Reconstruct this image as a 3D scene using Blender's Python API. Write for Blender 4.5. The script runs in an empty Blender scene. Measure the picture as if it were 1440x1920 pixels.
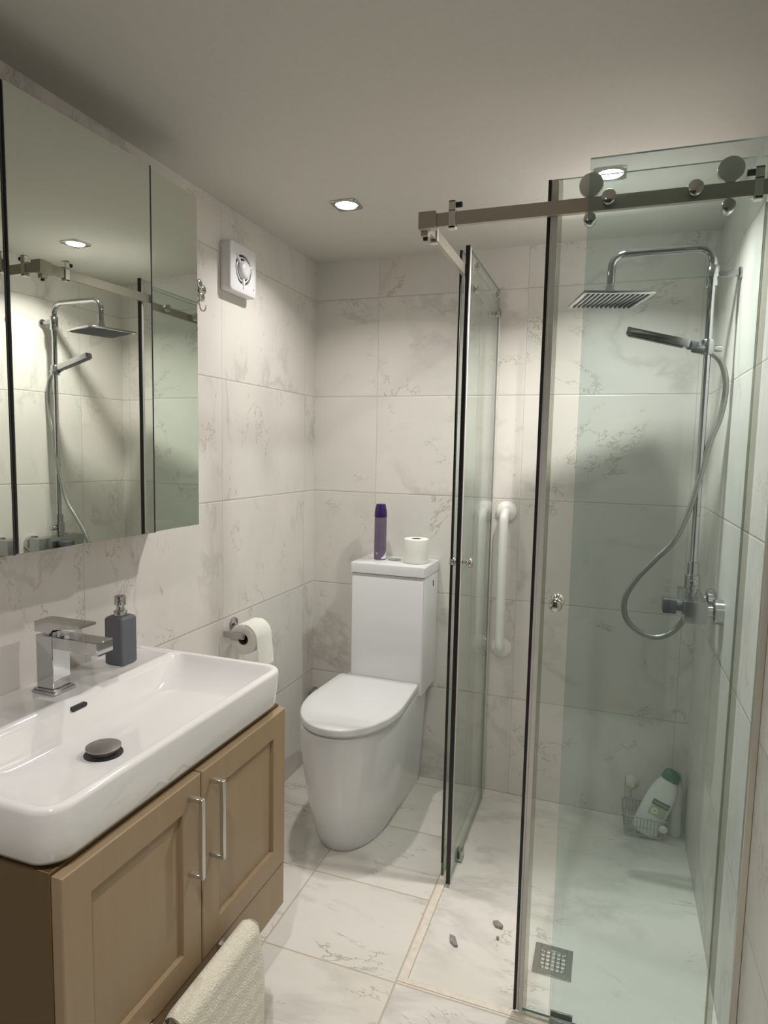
import bpy, bmesh, math, random
from mathutils import Vector, Matrix
random.seed(7)
sc = bpy.context.scene
C = sc.collection
PI = math.pi
H = 2.155          # ceiling height
W = 1.53           # room width, left wall at x=0, right wall at x=W
FRONT = -3.1       # wall behind the camera

# ------------------------------------------------------------------ camera
yaw, pitch, roll = -0.340323185, -0.0964126819, 0.0207501348
f_ = Vector((math.sin(yaw)*math.cos(pitch), math.cos(yaw)*math.cos(pitch), math.sin(pitch)))
r_ = Vector((math.cos(yaw), -math.sin(yaw), 0)); u_ = r_.cross(f_)
r2 = r_*math.cos(roll) + u_*math.sin(roll); u2 = u_*math.cos(roll) - r_*math.sin(roll)
cam = bpy.data.cameras.new('camera'); co = bpy.data.objects.new('camera', cam); C.objects.link(co)
co.matrix_world = Matrix(((r2.x, u2.x, -f_.x, 1.21840133), (r2.y, u2.y, -f_.y, -2.52878424),
                          (r2.z, u2.z, -f_.z, 1.38104697), (0, 0, 0, 1)))
cam.sensor_fit = 'HORIZONTAL'; cam.sensor_width = 36; cam.lens = 1205.4743/1440*36
cam.clip_start = 0.02
sc.camera = co

# ------------------------------------------------------------------ light and exposure
sc.view_settings.view_transform = 'Standard'; sc.view_settings.look = 'None'
sc.view_settings.gamma = 1; sc.view_settings.use_curve_mapping = False
sc.view_settings.exposure = 0.16
LAMP_A, LAMP_B = (0.377, -0.570), (1.169, -0.574)
LAMP_FILL = (.90, -2.35)  # added fill lamp out of view, placed clear of glass reflections
POWER_A, POWER_B, POWER_FILL = 3.9, 9.0, 8.0
LAMP_COLOR = (1.0, 0.95, 0.91)
LAMP_SPREAD = 135
wd = bpy.data.worlds.new('world'); sc.world = wd; wd.use_nodes = True
wd.node_tree.nodes['Background'].inputs[0].default_value = (0.8, 0.85, 0.9, 1)
wd.node_tree.nodes['Background'].inputs[1].default_value = 0.02

# ------------------------------------------------------------------ materials
class NT:
    def __init__(s, name):
        s.m = bpy.data.materials.new(name); s.m.use_nodes = True
        s.t = s.m.node_tree; s.t.nodes.clear()
        s.out = s.n('ShaderNodeOutputMaterial')
    def n(s, ty, **kw):
        nd = s.t.nodes.new(ty)
        for k, v in kw.items(): setattr(nd, k, v)
        return nd
    def l(s, a, b): s.t.links.new(a, b)
    def set(s, sock, v):
        if hasattr(v, 'links') or hasattr(v, 'is_output'): s.l(v, sock)
        else: sock.default_value = v
    def math(s, op, a, b=None, c=None, clamp=False):
        nd = s.n('ShaderNodeMath', operation=op); nd.use_clamp = clamp
        for i, v in enumerate((a, b, c)):
            if v is not None: s.set(nd.inputs[i], v)
        return nd.outputs[0]
    def mix(s, fac, a, b, mode='MIX'):
        nd = s.n('ShaderNodeMix', data_type='RGBA', blend_type=mode)
        s.set(nd.inputs[0], fac)
        for i, v in ((6, a), (7, b)):
            if isinstance(v, tuple): v = v if len(v) == 4 else v+(1,)
            s.set(nd.inputs[i], v)
        return nd.outputs[2]
    def noise(s, vec, scale, detail=3, rough=.5, dist=0.):
        nd = s.n('ShaderNodeTexNoise')
        if vec is not None: s.l(vec, nd.inputs['Vector'])
        nd.inputs['Scale'].default_value = scale; nd.inputs['Detail'].default_value = detail
        nd.inputs['Roughness'].default_value = rough; nd.inputs['Distortion'].default_value = dist
        return nd.outputs[0]
    def ramp(s, v, a, b, lo=0., hi=1.):
        nd = s.n('ShaderNodeMapRange'); s.l(v, nd.inputs[0])
        nd.inputs[1].default_value = a; nd.inputs[2].default_value = b
        nd.inputs[3].default_value = lo; nd.inputs[4].default_value = hi
        return nd.outputs[0]
    def bump(s, h, strength=.2, dist=.002):
        nd = s.n('ShaderNodeBump'); s.l(h, nd.inputs['Height'])
        nd.inputs['Strength'].default_value = strength; nd.inputs['Distance'].default_value = dist
        return nd.outputs[0]
    def bsdf(s, color, rough=.5, metal=0., normal=None, **kw):
        b = s.n('ShaderNodeBsdfPrincipled')
        if isinstance(color, tuple): color = color+(1,) if len(color) == 3 else color
        s.set(b.inputs['Base Color'], color); s.set(b.inputs['Roughness'], rough); b.inputs['Metallic'].default_value = metal
        if normal is not None: s.l(normal, b.inputs['Normal'])
        for k, v in kw.items(): b.inputs[k.replace('_', ' ')].default_value = v
        return b.outputs[0]
    def done(s, sh): s.l(sh, s.out.inputs[0]); return s.m

def simple(name, col, rough=.4, metal=0., nscale=30., var=.04, bump=0., **kw):
    t = NT(name); tc = t.n('ShaderNodeTexCoord')
    n = t.noise(tc.outputs['Object'], nscale, 4)
    dark = tuple(c*(1-var) for c in col); lite = tuple(min(1, c*(1+var)) for c in col)
    c = t.mix(t.ramp(n, .3, .7), dark, lite)
    return t.done(t.bsdf(c, rough, metal, t.bump(n, bump, .001) if bump else None, **kw))

def brushed(name, col, rough, axis):
    t = NT(name); tc = t.n('ShaderNodeTexCoord'); mp = t.n('ShaderNodeMapping')
    t.l(tc.outputs['Object'], mp.inputs[0])
    mp.inputs['Scale'].default_value = tuple(4 if i == axis else 500 for i in range(3))
    n = t.noise(mp.outputs[0], 1., 3)
    c = t.mix(n, tuple(v*.95 for v in col), col)
    return t.done(t.bsdf(c, rough, .85, None))

def marble(name, ua, va, tw, th, u0, v0, base, seed, rough=.35, groutc=(.50, .46, .41), gw=.0016, vein=1., one=False, grey=1., vscale=1., upright=.45, vw=.028):
    """Tiles of pale marble laid in world space along the axes ua/va; each tile gets its own offset into the vein pattern."""
    t = NT(name); g = t.n('ShaderNodeNewGeometry'); sp = t.n('ShaderNodeSeparateXYZ'); t.l(g.outputs['Position'], sp.inputs[0])
    U, V = sp.outputs[ua], sp.outputs[va]
    uu = t.math('DIVIDE', t.math('SUBTRACT', U, u0), tw); vv = t.math('DIVIDE', t.math('SUBTRACT', V, v0), th)
    iu, iv = t.math('FLOOR', uu), t.math('FLOOR', vv); fu, fv = t.math('FRACT', uu), t.math('FRACT', vv)
    cb = t.n('ShaderNodeCombineXYZ'); t.l(iu, cb.inputs[0]); t.l(iv, cb.inputs[1]); cb.inputs[2].default_value = seed
    wn = t.n('ShaderNodeTexWhiteNoise', noise_dimensions='3D'); t.l(cb.outputs[0], wn.inputs[0])
    off = t.n('ShaderNodeVectorMath', operation='SCALE'); t.l(wn.outputs['Color'], off.inputs[0]); off.inputs['Scale'].default_value = 0. if one else 23.
    ad = t.n('ShaderNodeVectorMath', operation='ADD'); t.l(g.outputs['Position'], ad.inputs[0]); t.l(off.outputs[0], ad.inputs[1])
    p = ad.outputs[0]
    # stretch so that veins run on a diagonal
    mp = t.n('ShaderNodeMapping'); t.l(p, mp.inputs[0])
    mp.inputs['Rotation'].default_value = (.6, .5, .55) if ua != 0 or va != 1 else (0, 0, .5)
    mp.inputs['Scale'].default_value = (1.0, 2.3, 1.3)
    q = mp.outputs[0]
    cloud = t.noise(q, 1.9*vscale, 4, .55, .3)
    c = t.mix(t.ramp(cloud, .38, .68), base, tuple(v*k for v, k in zip(base, (.89, .915, .90))))
    # per tile tone
    sw = t.n('ShaderNodeSeparateColor'); t.l(wn.outputs['Color'], sw.inputs[0])
    c = t.mix(t.ramp(sw.outputs[0], 0, 1, 0, .55 if not one else 0.), c, tuple(v*k for v, k in zip(base, (.90, .93, .93))))
    # soft warm clouds
    warm = t.noise(p, 2.6*vscale, 3, .5, .2)
    c = t.mix(t.ramp(warm, .58, .74, 0, .30), c, tuple(v*k for v, k in zip(base, (.95, .86, .75))))
    # broad faint veins
    n1 = t.noise(q, 1.3*vscale, 6, .6, .35)
    r1 = t.math('ABSOLUTE', t.math('SUBTRACT', n1, .5)); mask = t.noise(p, 3.1*vscale, 2)
    v1 = t.math('MULTIPLY', t.ramp(r1, 0, vw, 1, 0), t.ramp(mask, .44, .60))
    c = t.mix(t.math('MULTIPLY', v1, .34*vein), c, (.36*grey, .34*grey, .30*grey))
    # thin sharp veins
    n2 = t.noise(q, 2.0*vscale, 8, .66, .5)
    r2_ = t.math('ABSOLUTE', t.math('SUBTRACT', n2, .5)); mask2 = t.noise(p, 5.2*vscale, 2)
    v2 = t.math('MULTIPLY', t.ramp(r2_, 0, .007, 1, 0), t.ramp(mask2, .50, .60))
    c = t.mix(t.math('MULTIPLY', v2, .62*vein), c, (.26, .22, .17))
    # small mineral flecks
    n3 = t.noise(q, 13., 3, .5, .4); m3 = t.noise(p, 2.3, 2)
    v3 = t.math('MULTIPLY', t.ramp(n3, .70, .76), t.ramp(m3, .54, .62))
    c = t.mix(t.math('MULTIPLY', v3, .42*vein), c, (.27, .25, .22))
    # grout
    eu = t.math('MULTIPLY', t.math('MINIMUM', fu, t.math('SUBTRACT', 1., fu)), tw)
    ev = t.math('MULTIPLY', t.math('MINIMUM', fv, t.math('SUBTRACT', 1., fv)), th)
    if upright < 1: eu = t.math('DIVIDE', eu, max(upright, .05))
    e = t.math('MINIMUM', eu, ev)
    if one: gm = None
    else:
        gm = t.ramp(e, gw*.6, gw*1.3, 1, 0); c = t.mix(t.math('MULTIPLY', gm, .8), c, groutc)
    hgt = t.math('MULTIPLY', t.noise(p, 45, 4), .12)
    if gm is not None: hgt = t.math('SUBTRACT', hgt, t.ramp(e, gw*.5, gw*2.4, 1, 0))
    rg = t.ramp(t.noise(p, 8, 4), .3, .7, rough*.8, rough*1.2)
    return t.done(t.bsdf(c, rg, 0., t.bump(hgt, .5, .0018)))

def glass_mat(name, tint, refl=1., rough=0.):
    """clear sheet: tinted see-through plus a mirror coat by angle, so lamps shine through it"""
    t = NT(name); lw = t.n('ShaderNodeLayerWeight'); lw.inputs['Blend'].default_value = .5
    F = t.math('MULTIPLY_ADD', t.math('POWER', lw.outputs['Facing'], 5.), .96*refl, .04*refl)
    tr = t.n('ShaderNodeBsdfTransparent'); tr.inputs[0].default_value = tint+(1,)
    gl = t.n('ShaderNodeBsdfGlossy'); gl.inputs['Roughness'].default_value = rough; gl.inputs[0].default_value = (.93, .97, .95, 1)
    tc = t.n('ShaderNodeTexCoord'); n = t.noise(tc.outputs['Object'], 3., 2); t.l(t.bump(n, .02, .002), gl.inputs['Normal'])
    mx = t.n('ShaderNodeMixShader'); t.l(F, mx.inputs[0]); t.l(tr.outputs[0], mx.inputs[1]); t.l(gl.outputs[0], mx.inputs[2])
    return t.done(mx.outputs[0])

M = {}
TB = (.80, .762, .72)
M['wall_l'] = marble('marble wall tile left', 1, 2, .60, .40, -.70, 0., TB, 3.)
M['wall_b'] = marble('marble wall tile back', 0, 2, .60, .40, .283, 0., TB, 8.)
M['wall_r'] = marble('marble wall tile right', 1, 2, .60, .40, -.25, 0., TB, 14.)
M['floor'] = marble('marble floor tile', 0, 1, .39, .33, .753, -.72, (.80, .765, .71), 21., .22, (.48, .40, .28), .0022, 1.2, upright=1., vw=.06)
M['tray'] = marble('marble shower floor slab', 0, 1, 5, 5, -1, -3, (.80, .775, .725), 5., .2, one=True, vein=1.0, vw=.05)
M['kerb'] = simple('beige stone kerb', (.76, .70, .60), .5, 0, 40, .10, .2)
M['ceil'] = simple('ceiling paint', (.63, .61, .56), .75, 0, 60, .015, .03)
M['paint'] = simple('wall darkened for dim room behind', (.09, .08, .07), .7, 0, 60, .03)  # dark tone stands in for dimness behind the camera, keeps reflections dark
M['ceramic'] = simple('white ceramic glaze', (.80, .795, .785), .08, 0, 5, .01, Coat_Weight=.3)
M['toiletc'] = simple('white toilet ceramic', (.74, .745, .755), .12, 0, 5, .01, Coat_Weight=.2)
M['seat'] = simple('white seat plastic', (.76, .765, .77), .22, 0, 5, .01)
M['plastic'] = simple('white plastic', (.80, .80, .82), .3, 0, 20, .01)
M['rail_w'] = simple('white coated tube', (.88, .88, .85), .28, 0, 20, .02)
M['dark'] = simple('dark recess', (.025, .025, .03), .5)
M['black'] = simple('black rubber and dark reflection', (.012, .009, .012), .45, 0, 20, .2)  # rubber parts, also the dark reflection painted on glass edges
M['chrome'] = simple('polished chrome', (.55, .555, .56), .05, 1., 40, .02)
M['chrome_d'] = simple('soft chrome', (.46, .465, .47), .18, 1., 40, .04)
M['chrome_b'] = simple('chrome hardware', (.60, .59, .56), .12, 1., 40, .03)
M['steel_x'] = brushed('brushed steel along x', (.50, .46, .385), .42, 0)
M['steel_y'] = brushed('brushed steel along y', (.42, .395, .34), .42, 1)
M['steel_z'] = brushed('brushed steel upright', (.72, .70, .64), .38, 2)
M['nickel'] = brushed('brushed nickel handle', (.62, .60, .55), .3, 2)
M['drainm'] = simple('drain stainless', (.55, .55, .52), .32, 1., 50, .06)
M['mirror'] = simple('mirror silver', (.69, .725, .665), .012, 1., 3, .002)
M['cabwhite'] = simple('cabinet edge aluminium', (.62, .60, .55), .3, .6, 30, .03)
M['glass'] = glass_mat('clear shower glass', (.965, .985, .975))
M['glass_f'] = glass_mat('green tinted fixed shower glass', (.878, .930, .930))
M['edge'] = simple('green glass edge', (.07, .16, .13), .12, 0, 20, .1)
M['seal'] = glass_mat('translucent seal strip', (.80, .80, .76), 1.6, .2)
M['seal_g'] = simple('grey seal strip', (.60, .585, .55), .3, .0, 20, .05)
M['paper'] = simple('soft tissue paper', (.86, .85, .80), .9, 0, 90, .03, .4)
M['core'] = simple('brown cardboard core', (.16, .11, .08), .9, 0, 60, .1)
M['grey'] = simple('matt dark grey bottle', (.115, .12, .135), .5, 0, 60, .05, .05)
M['purple'] = simple('dull purple metal can', (.17, .125, .20), .35, .2, 30, .08)
M['cap'] = simple('deep violet cap', (.030, .006, .09), .3, 0, 30, .1)
M['lilac'] = simple('pale lilac label print', (.62, .55, .66), .5)
M['bottle'] = simple('white bottle plastic', (.80, .82, .79), .3, 0, 20, .02)
M['bottle2'] = simple('cream bottle plastic', (.70, .70, .62), .35, 0, 20, .03)
M['amber'] = simple('amber cap', (.50, .42, .30), .4, 0, 20, .05)
M['green'] = simple('dark green cap', (.01, .13, .065), .3, 0, 20, .05)
M['lgreen'] = simple('label green', (.05, .14, .075), .4)
M['lpale'] = simple('label pale green', (.45, .52, .40), .5)
M['cream'] = simple('label cream petals', (.80, .78, .62), .5)
M['hosem'] = simple('woven metal hose', (.36, .37, .34), .35, .7, 300, .1)
M['fleck'] = simple('grey mineral inclusion', (.30, .285, .26), .3, 0, 80, .25)
M['cover'] = simple('satin drain cover', (.36, .345, .32), .45, 1., 60, .05)
M['wire'] = simple('coated wire', (.45, .45, .43), .35, .5, 20, .05)

def wood(name, col, axis):
    t = NT(name); tc = t.n('ShaderNodeTexCoord'); mp = t.n('ShaderNodeMapping'); t.l(tc.outputs['Object'], mp.inputs[0])
    mp.inputs['Scale'].default_value = tuple(1.2 if i == axis else 22 for i in range(3))
    n = t.noise(mp.outputs[0], 2., 5, .6, .3)
    c = t.mix(t.ramp(n, .3, .7), tuple(v*.965 for v in col), tuple(v*1.02 for v in col))
    return t.done(t.bsdf(c, .42, 0, t.bump(n, .05, .0006)))
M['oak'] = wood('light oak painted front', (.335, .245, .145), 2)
M['oak_shade'] = wood('oak side panel with shade', (.115, .068, .02), 2)  # same oak made darker: shade on the side is put into colour

def towel_mat():
    t = NT('cream terry towel'); tc = t.n('ShaderNodeTexCoord')
    v = t.n('ShaderNodeTexVoronoi'); t.l(tc.outputs['Object'], v.inputs['Vector']); v.inputs['Scale'].default_value = 300
    n = t.noise(tc.outputs['Object'], 60, 4)
    c = t.mix(n, (.70, .66, .52), (.83, .80, .68))
    return t.done(t.bsdf(c, .95, 0, t.bump(t.math('ADD', t.math('MULTIPLY', v.outputs['Distance'], -1.), n), .7, .003), Sheen_Weight=.3))
M['towel'] = towel_mat()
def emit(name, col, s):
    t = NT(name); e = t.n('ShaderNodeEmission'); e.inputs[0].default_value = col+(1,); e.inputs[1].default_value = s
    return t.done(e.outputs[0])
M['lens'] = emit('lit lamp lens', (1, .97, .92), 25.)

# ------------------------------------------------------------------ mesh helpers
def bm_new(): return bmesh.new()
def absorb(bm, other, mi=0):
    """copy geometry of other into bm"""
    vm = {v: bm.verts.new(v.co) for v in other.verts}
    for f in other.faces:
        try: nf = bm.faces.new([vm[v] for v in f.verts]); nf.material_index = mi
        except ValueError: pass
    other.free()
def box(bm, x0, x1, y0, y1, z0, z1, bev=0., seg=2, mi=0, rot=None, piv=None):
    b = bmesh.new(); bmesh.ops.create_cube(b, size=1)
    for v in b.verts:
        v.co = Vector((x0+(v.co.x+.5)*(x1-x0), y0+(v.co.y+.5)*(y1-y0), z0+(v.co.z+.5)*(z1-z0)))
    if bev > 0: bmesh.ops.bevel(b, geom=list(b.edges), offset=bev, segments=seg, profile=.6, affect='EDGES')
    if rot is not None:
        pv = Vector(piv); bmesh.ops.transform(b, matrix=Matrix.Translation(pv) @ rot @ Matrix.Translation(-pv), verts=b.verts)
    absorb(bm, b, mi)
def loft(bm, rings, cap0=True, cap1=True, closed=True, mi=0):
    vs = [[bm.verts.new(p) for p in r] for r in rings]
    n = len(vs[0])
    for a, b in zip(vs[:-1], vs[1:]):
        for i in range(n if closed else n-1):
            j = (i+1) % n
            f = bm.faces.new((a[i], a[j], b[j], b[i])); f.material_index = mi
    if cap0: f = bm.faces.new(list(reversed(vs[0]))); f.material_index = mi
    if cap1: f = bm.faces.new(vs[-1]); f.material_index = mi
    return vs
def frame_of(d):
    d = Vector(d).normalized(); a = Vector((0, 0, 1)) if abs(d.z) < .9 else Vector((1, 0, 0))
    u = d.cross(a).normalized(); return d, u, d.cross(u)
def lathe(bm, p, d, prof, n=32, mi=0, caps=True):
    """prof: list of (distance along d, radius)"""
    d, u, v = frame_of(d); p = Vector(p)
    loft(bm, [[p+d*t+(u*math.cos(2*PI*i/n)+v*math.sin(2*PI*i/n))*max(r, 1e-5) for i in range(n)] for t, r in prof], caps, caps, mi=mi)
def cyl(bm, a, b, r, n=24, bev=0., mi=0):
    a, b = Vector(a), Vector(b); L = (b-a).length
    pr = [(0, r), (L, r)] if bev <= 0 else [(0, r-bev), (bev*.3, r-bev*.3), (bev, r), (L-bev, r), (L-bev*.3, r-bev*.3), (L, r-bev)]
    lathe(bm, a, b-a, pr, n, mi)
def sphere(bm, c, r, n=20, sq=(1, 1, 1), mi=0):
    b = bmesh.new(); bmesh.ops.create_uvsphere(b, u_segments=n, v_segments=n//2, radius=r)
    for v in b.verts: v.co = Vector((v.co.x*sq[0]+c[0], v.co.y*sq[1]+c[1], v.co.z*sq[2]+c[2]))
    absorb(bm, b, mi)
def catmull(pts, k=8, closed=False):
    P = [Vector(p) for p in pts]; out = []
    Q = [P[0]*2-P[1]]+P+[P[-1]*2-P[-2]]
    for i in range(1, len(Q)-2):
        a, b, c, d = Q[i-1:i+3]
        for j in range(k):
            t = j/k
            out.append(.5*((2*b)+(c-a)*t+(2*a-5*b+4*c-d)*t*t+(3*b-a-3*c+d)*t**3))
    return out+[P[-1]]
def tube(bm, pts, r, n=12, mi=0, ry=None):
    P = [Vector(p) for p in pts]; rings = []; u = None
    for i, p in enumerate(P):
        d = (P[min(i+1, len(P)-1)]-P[max(i-1, 0)]).normalized()
        if u is None: _, u, v = frame_of(d)
        u = (u-d*u.dot(d)).normalized(); v = d.cross(u)
        rr = r[i] if isinstance(r, list) else r
        rings.append([p+(u*math.cos(2*PI*k/n)+v*math.sin(2*PI*k/n)*(ry or 1))*rr for k in range(n)])
    loft(bm, rings, mi=mi)
def bend(a, b, c, r, k=8):
    """corner at b rounded with radius r"""
    a, b, c = Vector(a), Vector(b), Vector(c); d1 = (a-b).normalized(); d2 = (c-b).normalized()
    p, q = b+d1*r, b+d2*r; ce = b+(d1+d2)*r
    return [ce+((p-ce)*math.cos(t*PI/2/k)+(q-ce)*math.sin(t*PI/2/k)) for t in range(k+1)]
def rrect(x0, x1, y0, y1, r, z, k=8, zf=None):
    """rounded rectangle ring, r = one radius or four (x1y1, x0y1, x0y0, x1y0)"""
    R = r if isinstance(r, (list, tuple)) else (r,)*4; out = []
    for q, (cx, cy, rr) in enumerate(((x1-R[0], y1-R[0], R[0]), (x0+R[1], y1-R[1], R[1]), (x0+R[2], y0+R[2], R[2]), (x1-R[3], y0+R[3], R[3]))):
        for i in range(k+1):
            a = q*PI/2+i*PI/2/k; out.append(Vector((cx+rr*math.cos(a), cy+rr*math.sin(a), z)))
    return out
def subdiv_ring(ring, n):
    """insert n extra points on every long straight run between corners"""
    out = []
    for i, p in enumerate(ring):
        q = ring[(i+1) % len(ring)]; out.append(p)
        if i % 9 == 8:
            for j in range(1, n+1): out.append(p.lerp(q, j/(n+1)))
    return out

def obj(name, bm, mat, parent=None, smooth=40, loc=None, mats=None, recalc=True):
    me = bpy.data.meshes.new(name)
    if recalc: bmesh.ops.recalc_face_normals(bm, faces=bm.faces)
    if parent is not None: loc = parent['_w'] if '_w' in parent else (0, 0, 0)
    if loc is None:
        xs = [v.co for v in bm.verts]
        loc = ((min(v.x for v in xs)+max(v.x for v in xs))/2, (min(v.y for v in xs)+max(v.y for v in xs))/2, min(v.z for v in xs))
    L = Vector(loc)
    for v in bm.verts: v.co -= L
    bm.to_mesh(me); bm.free()
    for m in (mats or [mat]): me.materials.append(M[m])
    if smooth:
        me.polygons.foreach_set('use_smooth', [True]*len(me.polygons))
        me.set_sharp_from_angle(angle=math.radians(smooth))
    o = bpy.data.objects.new(name, me); C.objects.link(o)
    if parent is not None: o.parent = parent
    else: o.location = L
    o['_w'] = tuple(L)
    return o
def thing(name, label, cat, loc, group=None):
    o = bpy.data.objects.new(name, None); C.objects.link(o); o.location = loc; o.empty_display_size = .05
    o['label'] = label; o['category'] = cat; o['_w'] = tuple(loc)
    if group: o['group'] = group
    return o
def tag(o, label, cat, group=None):
    o['label'] = label; o['category'] = cat
    if group: o['group'] = group
    return o
def struct(name, bm, mat, **kw):
    o = obj(name, bm, mat, **kw); o['kind'] = 'structure'; return o
def copy_part(o, parent, shift=(0, 0, 0)):
    c = o.copy(); C.objects.link(c); c.parent = parent; c.location = Vector(o.location)+Vector(shift)
    for ch in o.children: copy_part(ch, c)
    return c
# ------------------------------------------------------------------ the room
TX0, TY0 = .757, -1.043                  # where the shower floor begins
b = bm_new()
box(b, -.1, TX0, FRONT-.1, .1, -.1, 0); box(b, TX0, W+.1, FRONT-.1, TY0, -.1, 0)
struct('floor', b, 'floor', smooth=0)
b = bm_new(); box(b, -.1, W+.1, FRONT-.1, .1, H, H+.1); struct('ceiling', b, 'ceil', smooth=0)
b = bm_new(); box(b, -.1, 0, FRONT, 0, 0, H); struct('wall_left', b, 'wall_l', smooth=0)
b = bm_new(); box(b, -.1, W+.1, 0, .1, -.1, H); struct('wall_back', b, 'wall_b', smooth=0)
b = bm_new(); box(b, W, W+.1, FRONT, 0, -.1, H); struct('wall_right', b, 'wall_r', smooth=0)
b = bm_new(); box(b, -.1, W+.1, FRONT-.1, FRONT, 0, H); struct('wall_front', b, 'paint', smooth=0)

# shower floor: one slab falling gently to the drain, beige border strips
DX, DY, DR = 1.132, -.819, .055
t = thing('shower_tray', 'pale veined marble shower floor with beige edging, inside the glass enclosure', 'shower tray', (1.14, -.52, 0))
b = bm_new(); N = 40; gv = {}
for i in range(N+1):
    for j in range(N+1):
        x = TX0+.022+(W-TX0-.022)*i/N; y = TY0+.018+(0-TY0-.018)*j/N
        d = math.hypot(x-DX, y-DY); z = -.010*max(0, 1-d/.75)**1.0-.001
        gv[i, j] = b.verts.new((x, y, z))
for i in range(N):
    for j in range(N): b.faces.new((gv[i, j], gv[i+1, j], gv[i+1, j+1], gv[i, j+1]))
box(b, TX0, W, TY0, 0, -.06, -.035)
obj('marble_slab', b, 'tray', t)
b = bm_new(); box(b, TX0, TX0+.022, TY0, 0, -.03, .002, .001); obj('edging_strip', b, 'kerb', t)
for fl in ([(.845,-.832),(.862,-.836),(.876,-.866),(.866,-.868),(.852,-.856)], [(.952,-.735),(.966,-.728),(.984,-.744),(.982,-.752),(.962,-.750)], [(.972,-.792),(.979,-.790),(.980,-.796),(.973,-.797)]):
    b = bm_new(); loft(b, [[Vector((x, y, z)) for x, y in fl] for z in (-.006, .0004)]); obj('dark_inclusion', b, 'fleck', t, 0)
b = bm_new(); box(b, TX0+.022, W, TY0, TY0+.018, -.03, .002, .001); obj('edging_strip', b, 'kerb', t)

# floor drain
DZ = -.010
t = thing('floor_drain', 'square stainless steel drain set in the shower floor', 'drain', (DX, DY, DZ))
b = bm_new()
for q in ((DX-.051, DX-.034, DY-.055, DY+.055), (DX+.034, DX+.051, DY-.055, DY+.055), (DX-.034, DX+.034, DY-.055, DY-.036), (DX-.034, DX+.034, DY+.036, DY+.055)):
    box(b, *q, DZ-.006, DZ+.004, .0008, 1)
obj('frame', b, 'drainm', t)
b = bm_new(); box(b, DX-.034, DX+.034, DY-.036, DY+.036, DZ-.006, DZ-.0045); obj('dark_sump', b, 'dark', t)
b = bm_new()
for k in range(6):
    x = DX-.034+.068*k/5; box(b, x-.0022, x+.0022, DY-.036, DY+.036, DZ-.004, DZ+.0032, .0006, 1)
for k in range(6):
    y = DY-.036+.072*k/5; box(b, DX-.034, DX+.034, y-.0022, y+.0022, DZ-.004, DZ+.0032, .0006, 1)
for sx in (-1, 1):
    for sy in (-1, 1): box(b, DX+sx*.034-.008, DX+sx*.034+.008, DY+sy*.036-.008, DY+sy*.036+.008, DZ-.004, DZ+.0034, .003, 2)
obj('grate', b, 'drainm', t)

# downlights
def downlight(x, y, label, power):
    t = thing('ceiling_downlight', label, 'ceiling light', (x, y, H-.012), 'square recessed ceiling lights')
    b = bm_new(); n = 32; s = .043; r = .036
    sq = []; ci = []
    for i in range(n):
        a = 2*PI*(i+.5)/n; cx, cy = math.cos(a), math.sin(a); k = s/max(abs(cx), abs(cy))
        sq.append((cx*k, cy*k)); ci.append((cx*r, cy*r))
    P = lambda L, z, f=1: [Vector((x+px*f, y+py*f, z)) for px, py in L]
    loft(b, [P(sq, H), P(sq, H-.004), P(sq, H-.0055, .97), P(ci, H-.0055, 1.03), P(ci, H-.004), P(ci, H-.001, .9)], False, False)
    obj('bezel', b, 'chrome_b', t)
    b = bm_new(); lathe(b, (x, y, H), (0, 0, -1), [(.0, .033), (.003, .034), (.005, .031), (.006, .020)], 32)
    obj('lens', b, 'lens', t)
    ld = bpy.data.lights.new('downlight_lamp', 'AREA'); ld.shape = 'DISK'; ld.size = .055; ld.energy = power
    ld.color = LAMP_COLOR; ld.spread = math.radians(LAMP_SPREAD)
    lo = bpy.data.objects.new('downlight_lamp', ld); C.objects.link(lo); lo.location = (x, y, H-.0075)
downlight(*LAMP_A, 'square recessed ceiling light with chrome edge above the toilet', POWER_A)
downlight(*LAMP_B, 'square recessed ceiling light inside the shower above the shower head', POWER_B)
downlight(*LAMP_FILL, 'added unseen fill light near the entrance, built like the recessed ceiling lights', POWER_FILL)

# ------------------------------------------------------------------ vanity cabinet (hung on the left wall)
CX, CY0, CY1, CZ0, CZ1 = .453, -1.838, -1.136, .207, .738
t = thing('vanity_cabinet', 'light brown oak wall-hung cabinet with two panelled doors under the basin', 'bathroom cabinet', (.23, -1.487, CZ0))
b = bm_new(); box(b, .001, CX, CY0, CY1, CZ0, CZ1, .001, 1); obj('carcass', b, 'oak_shade', t)
b = bm_new(); box(b, CX, CX+.018, CY0, CY1, CZ0, .321, .0012, 1); obj('lower_panel', b, 'oak', t)
def shaker(y0, y1, z0, z1):
    b = bm_new(); F = .058; X0, X1 = CX+.001, CX+.021
    O = [(y0, z0), (y1, z0), (y1, z1), (y0, z1)]
    ins = lambda d: [(y0+d, z0+d), (y1-d, z0+d), (y1-d, z1-d), (y0+d, z1-d)]
    R = lambda L, x: [Vector((x, y, z)) for y, z in L]
    loft(b, [R(O, X0), R(O, X1-.002), R(ins(.002), X1), R(ins(F-.001), X1), R(ins(F), X1-.001), R(ins(F+.001), X1-.009), R(ins(F+.004), X1-.0085)])
    return b
def pull(door, y, z0, z1):
    b = bm_new(); X = CX+.021
    box(b, X+.024, X+.033, y-.005, y+.005, z0, z1, .001, 1)
    box(b, X, X+.026, y-.005, y+.005, z0, z0+.009, .001, 1); box(b, X, X+.026, y-.005, y+.005, z1-.009, z1, .001, 1)
    obj('handle', b, 'nickel', door)
d = obj('door', shaker(-1.836, -1.4905, .325, .732), 'oak', t, 20); pull(d, -1.527, .537, .702)
d = obj('door', shaker(-1.4865, -1.138, .325, .732), 'oak', t, 20); pull(d, -1.456, .535, .705)

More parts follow.
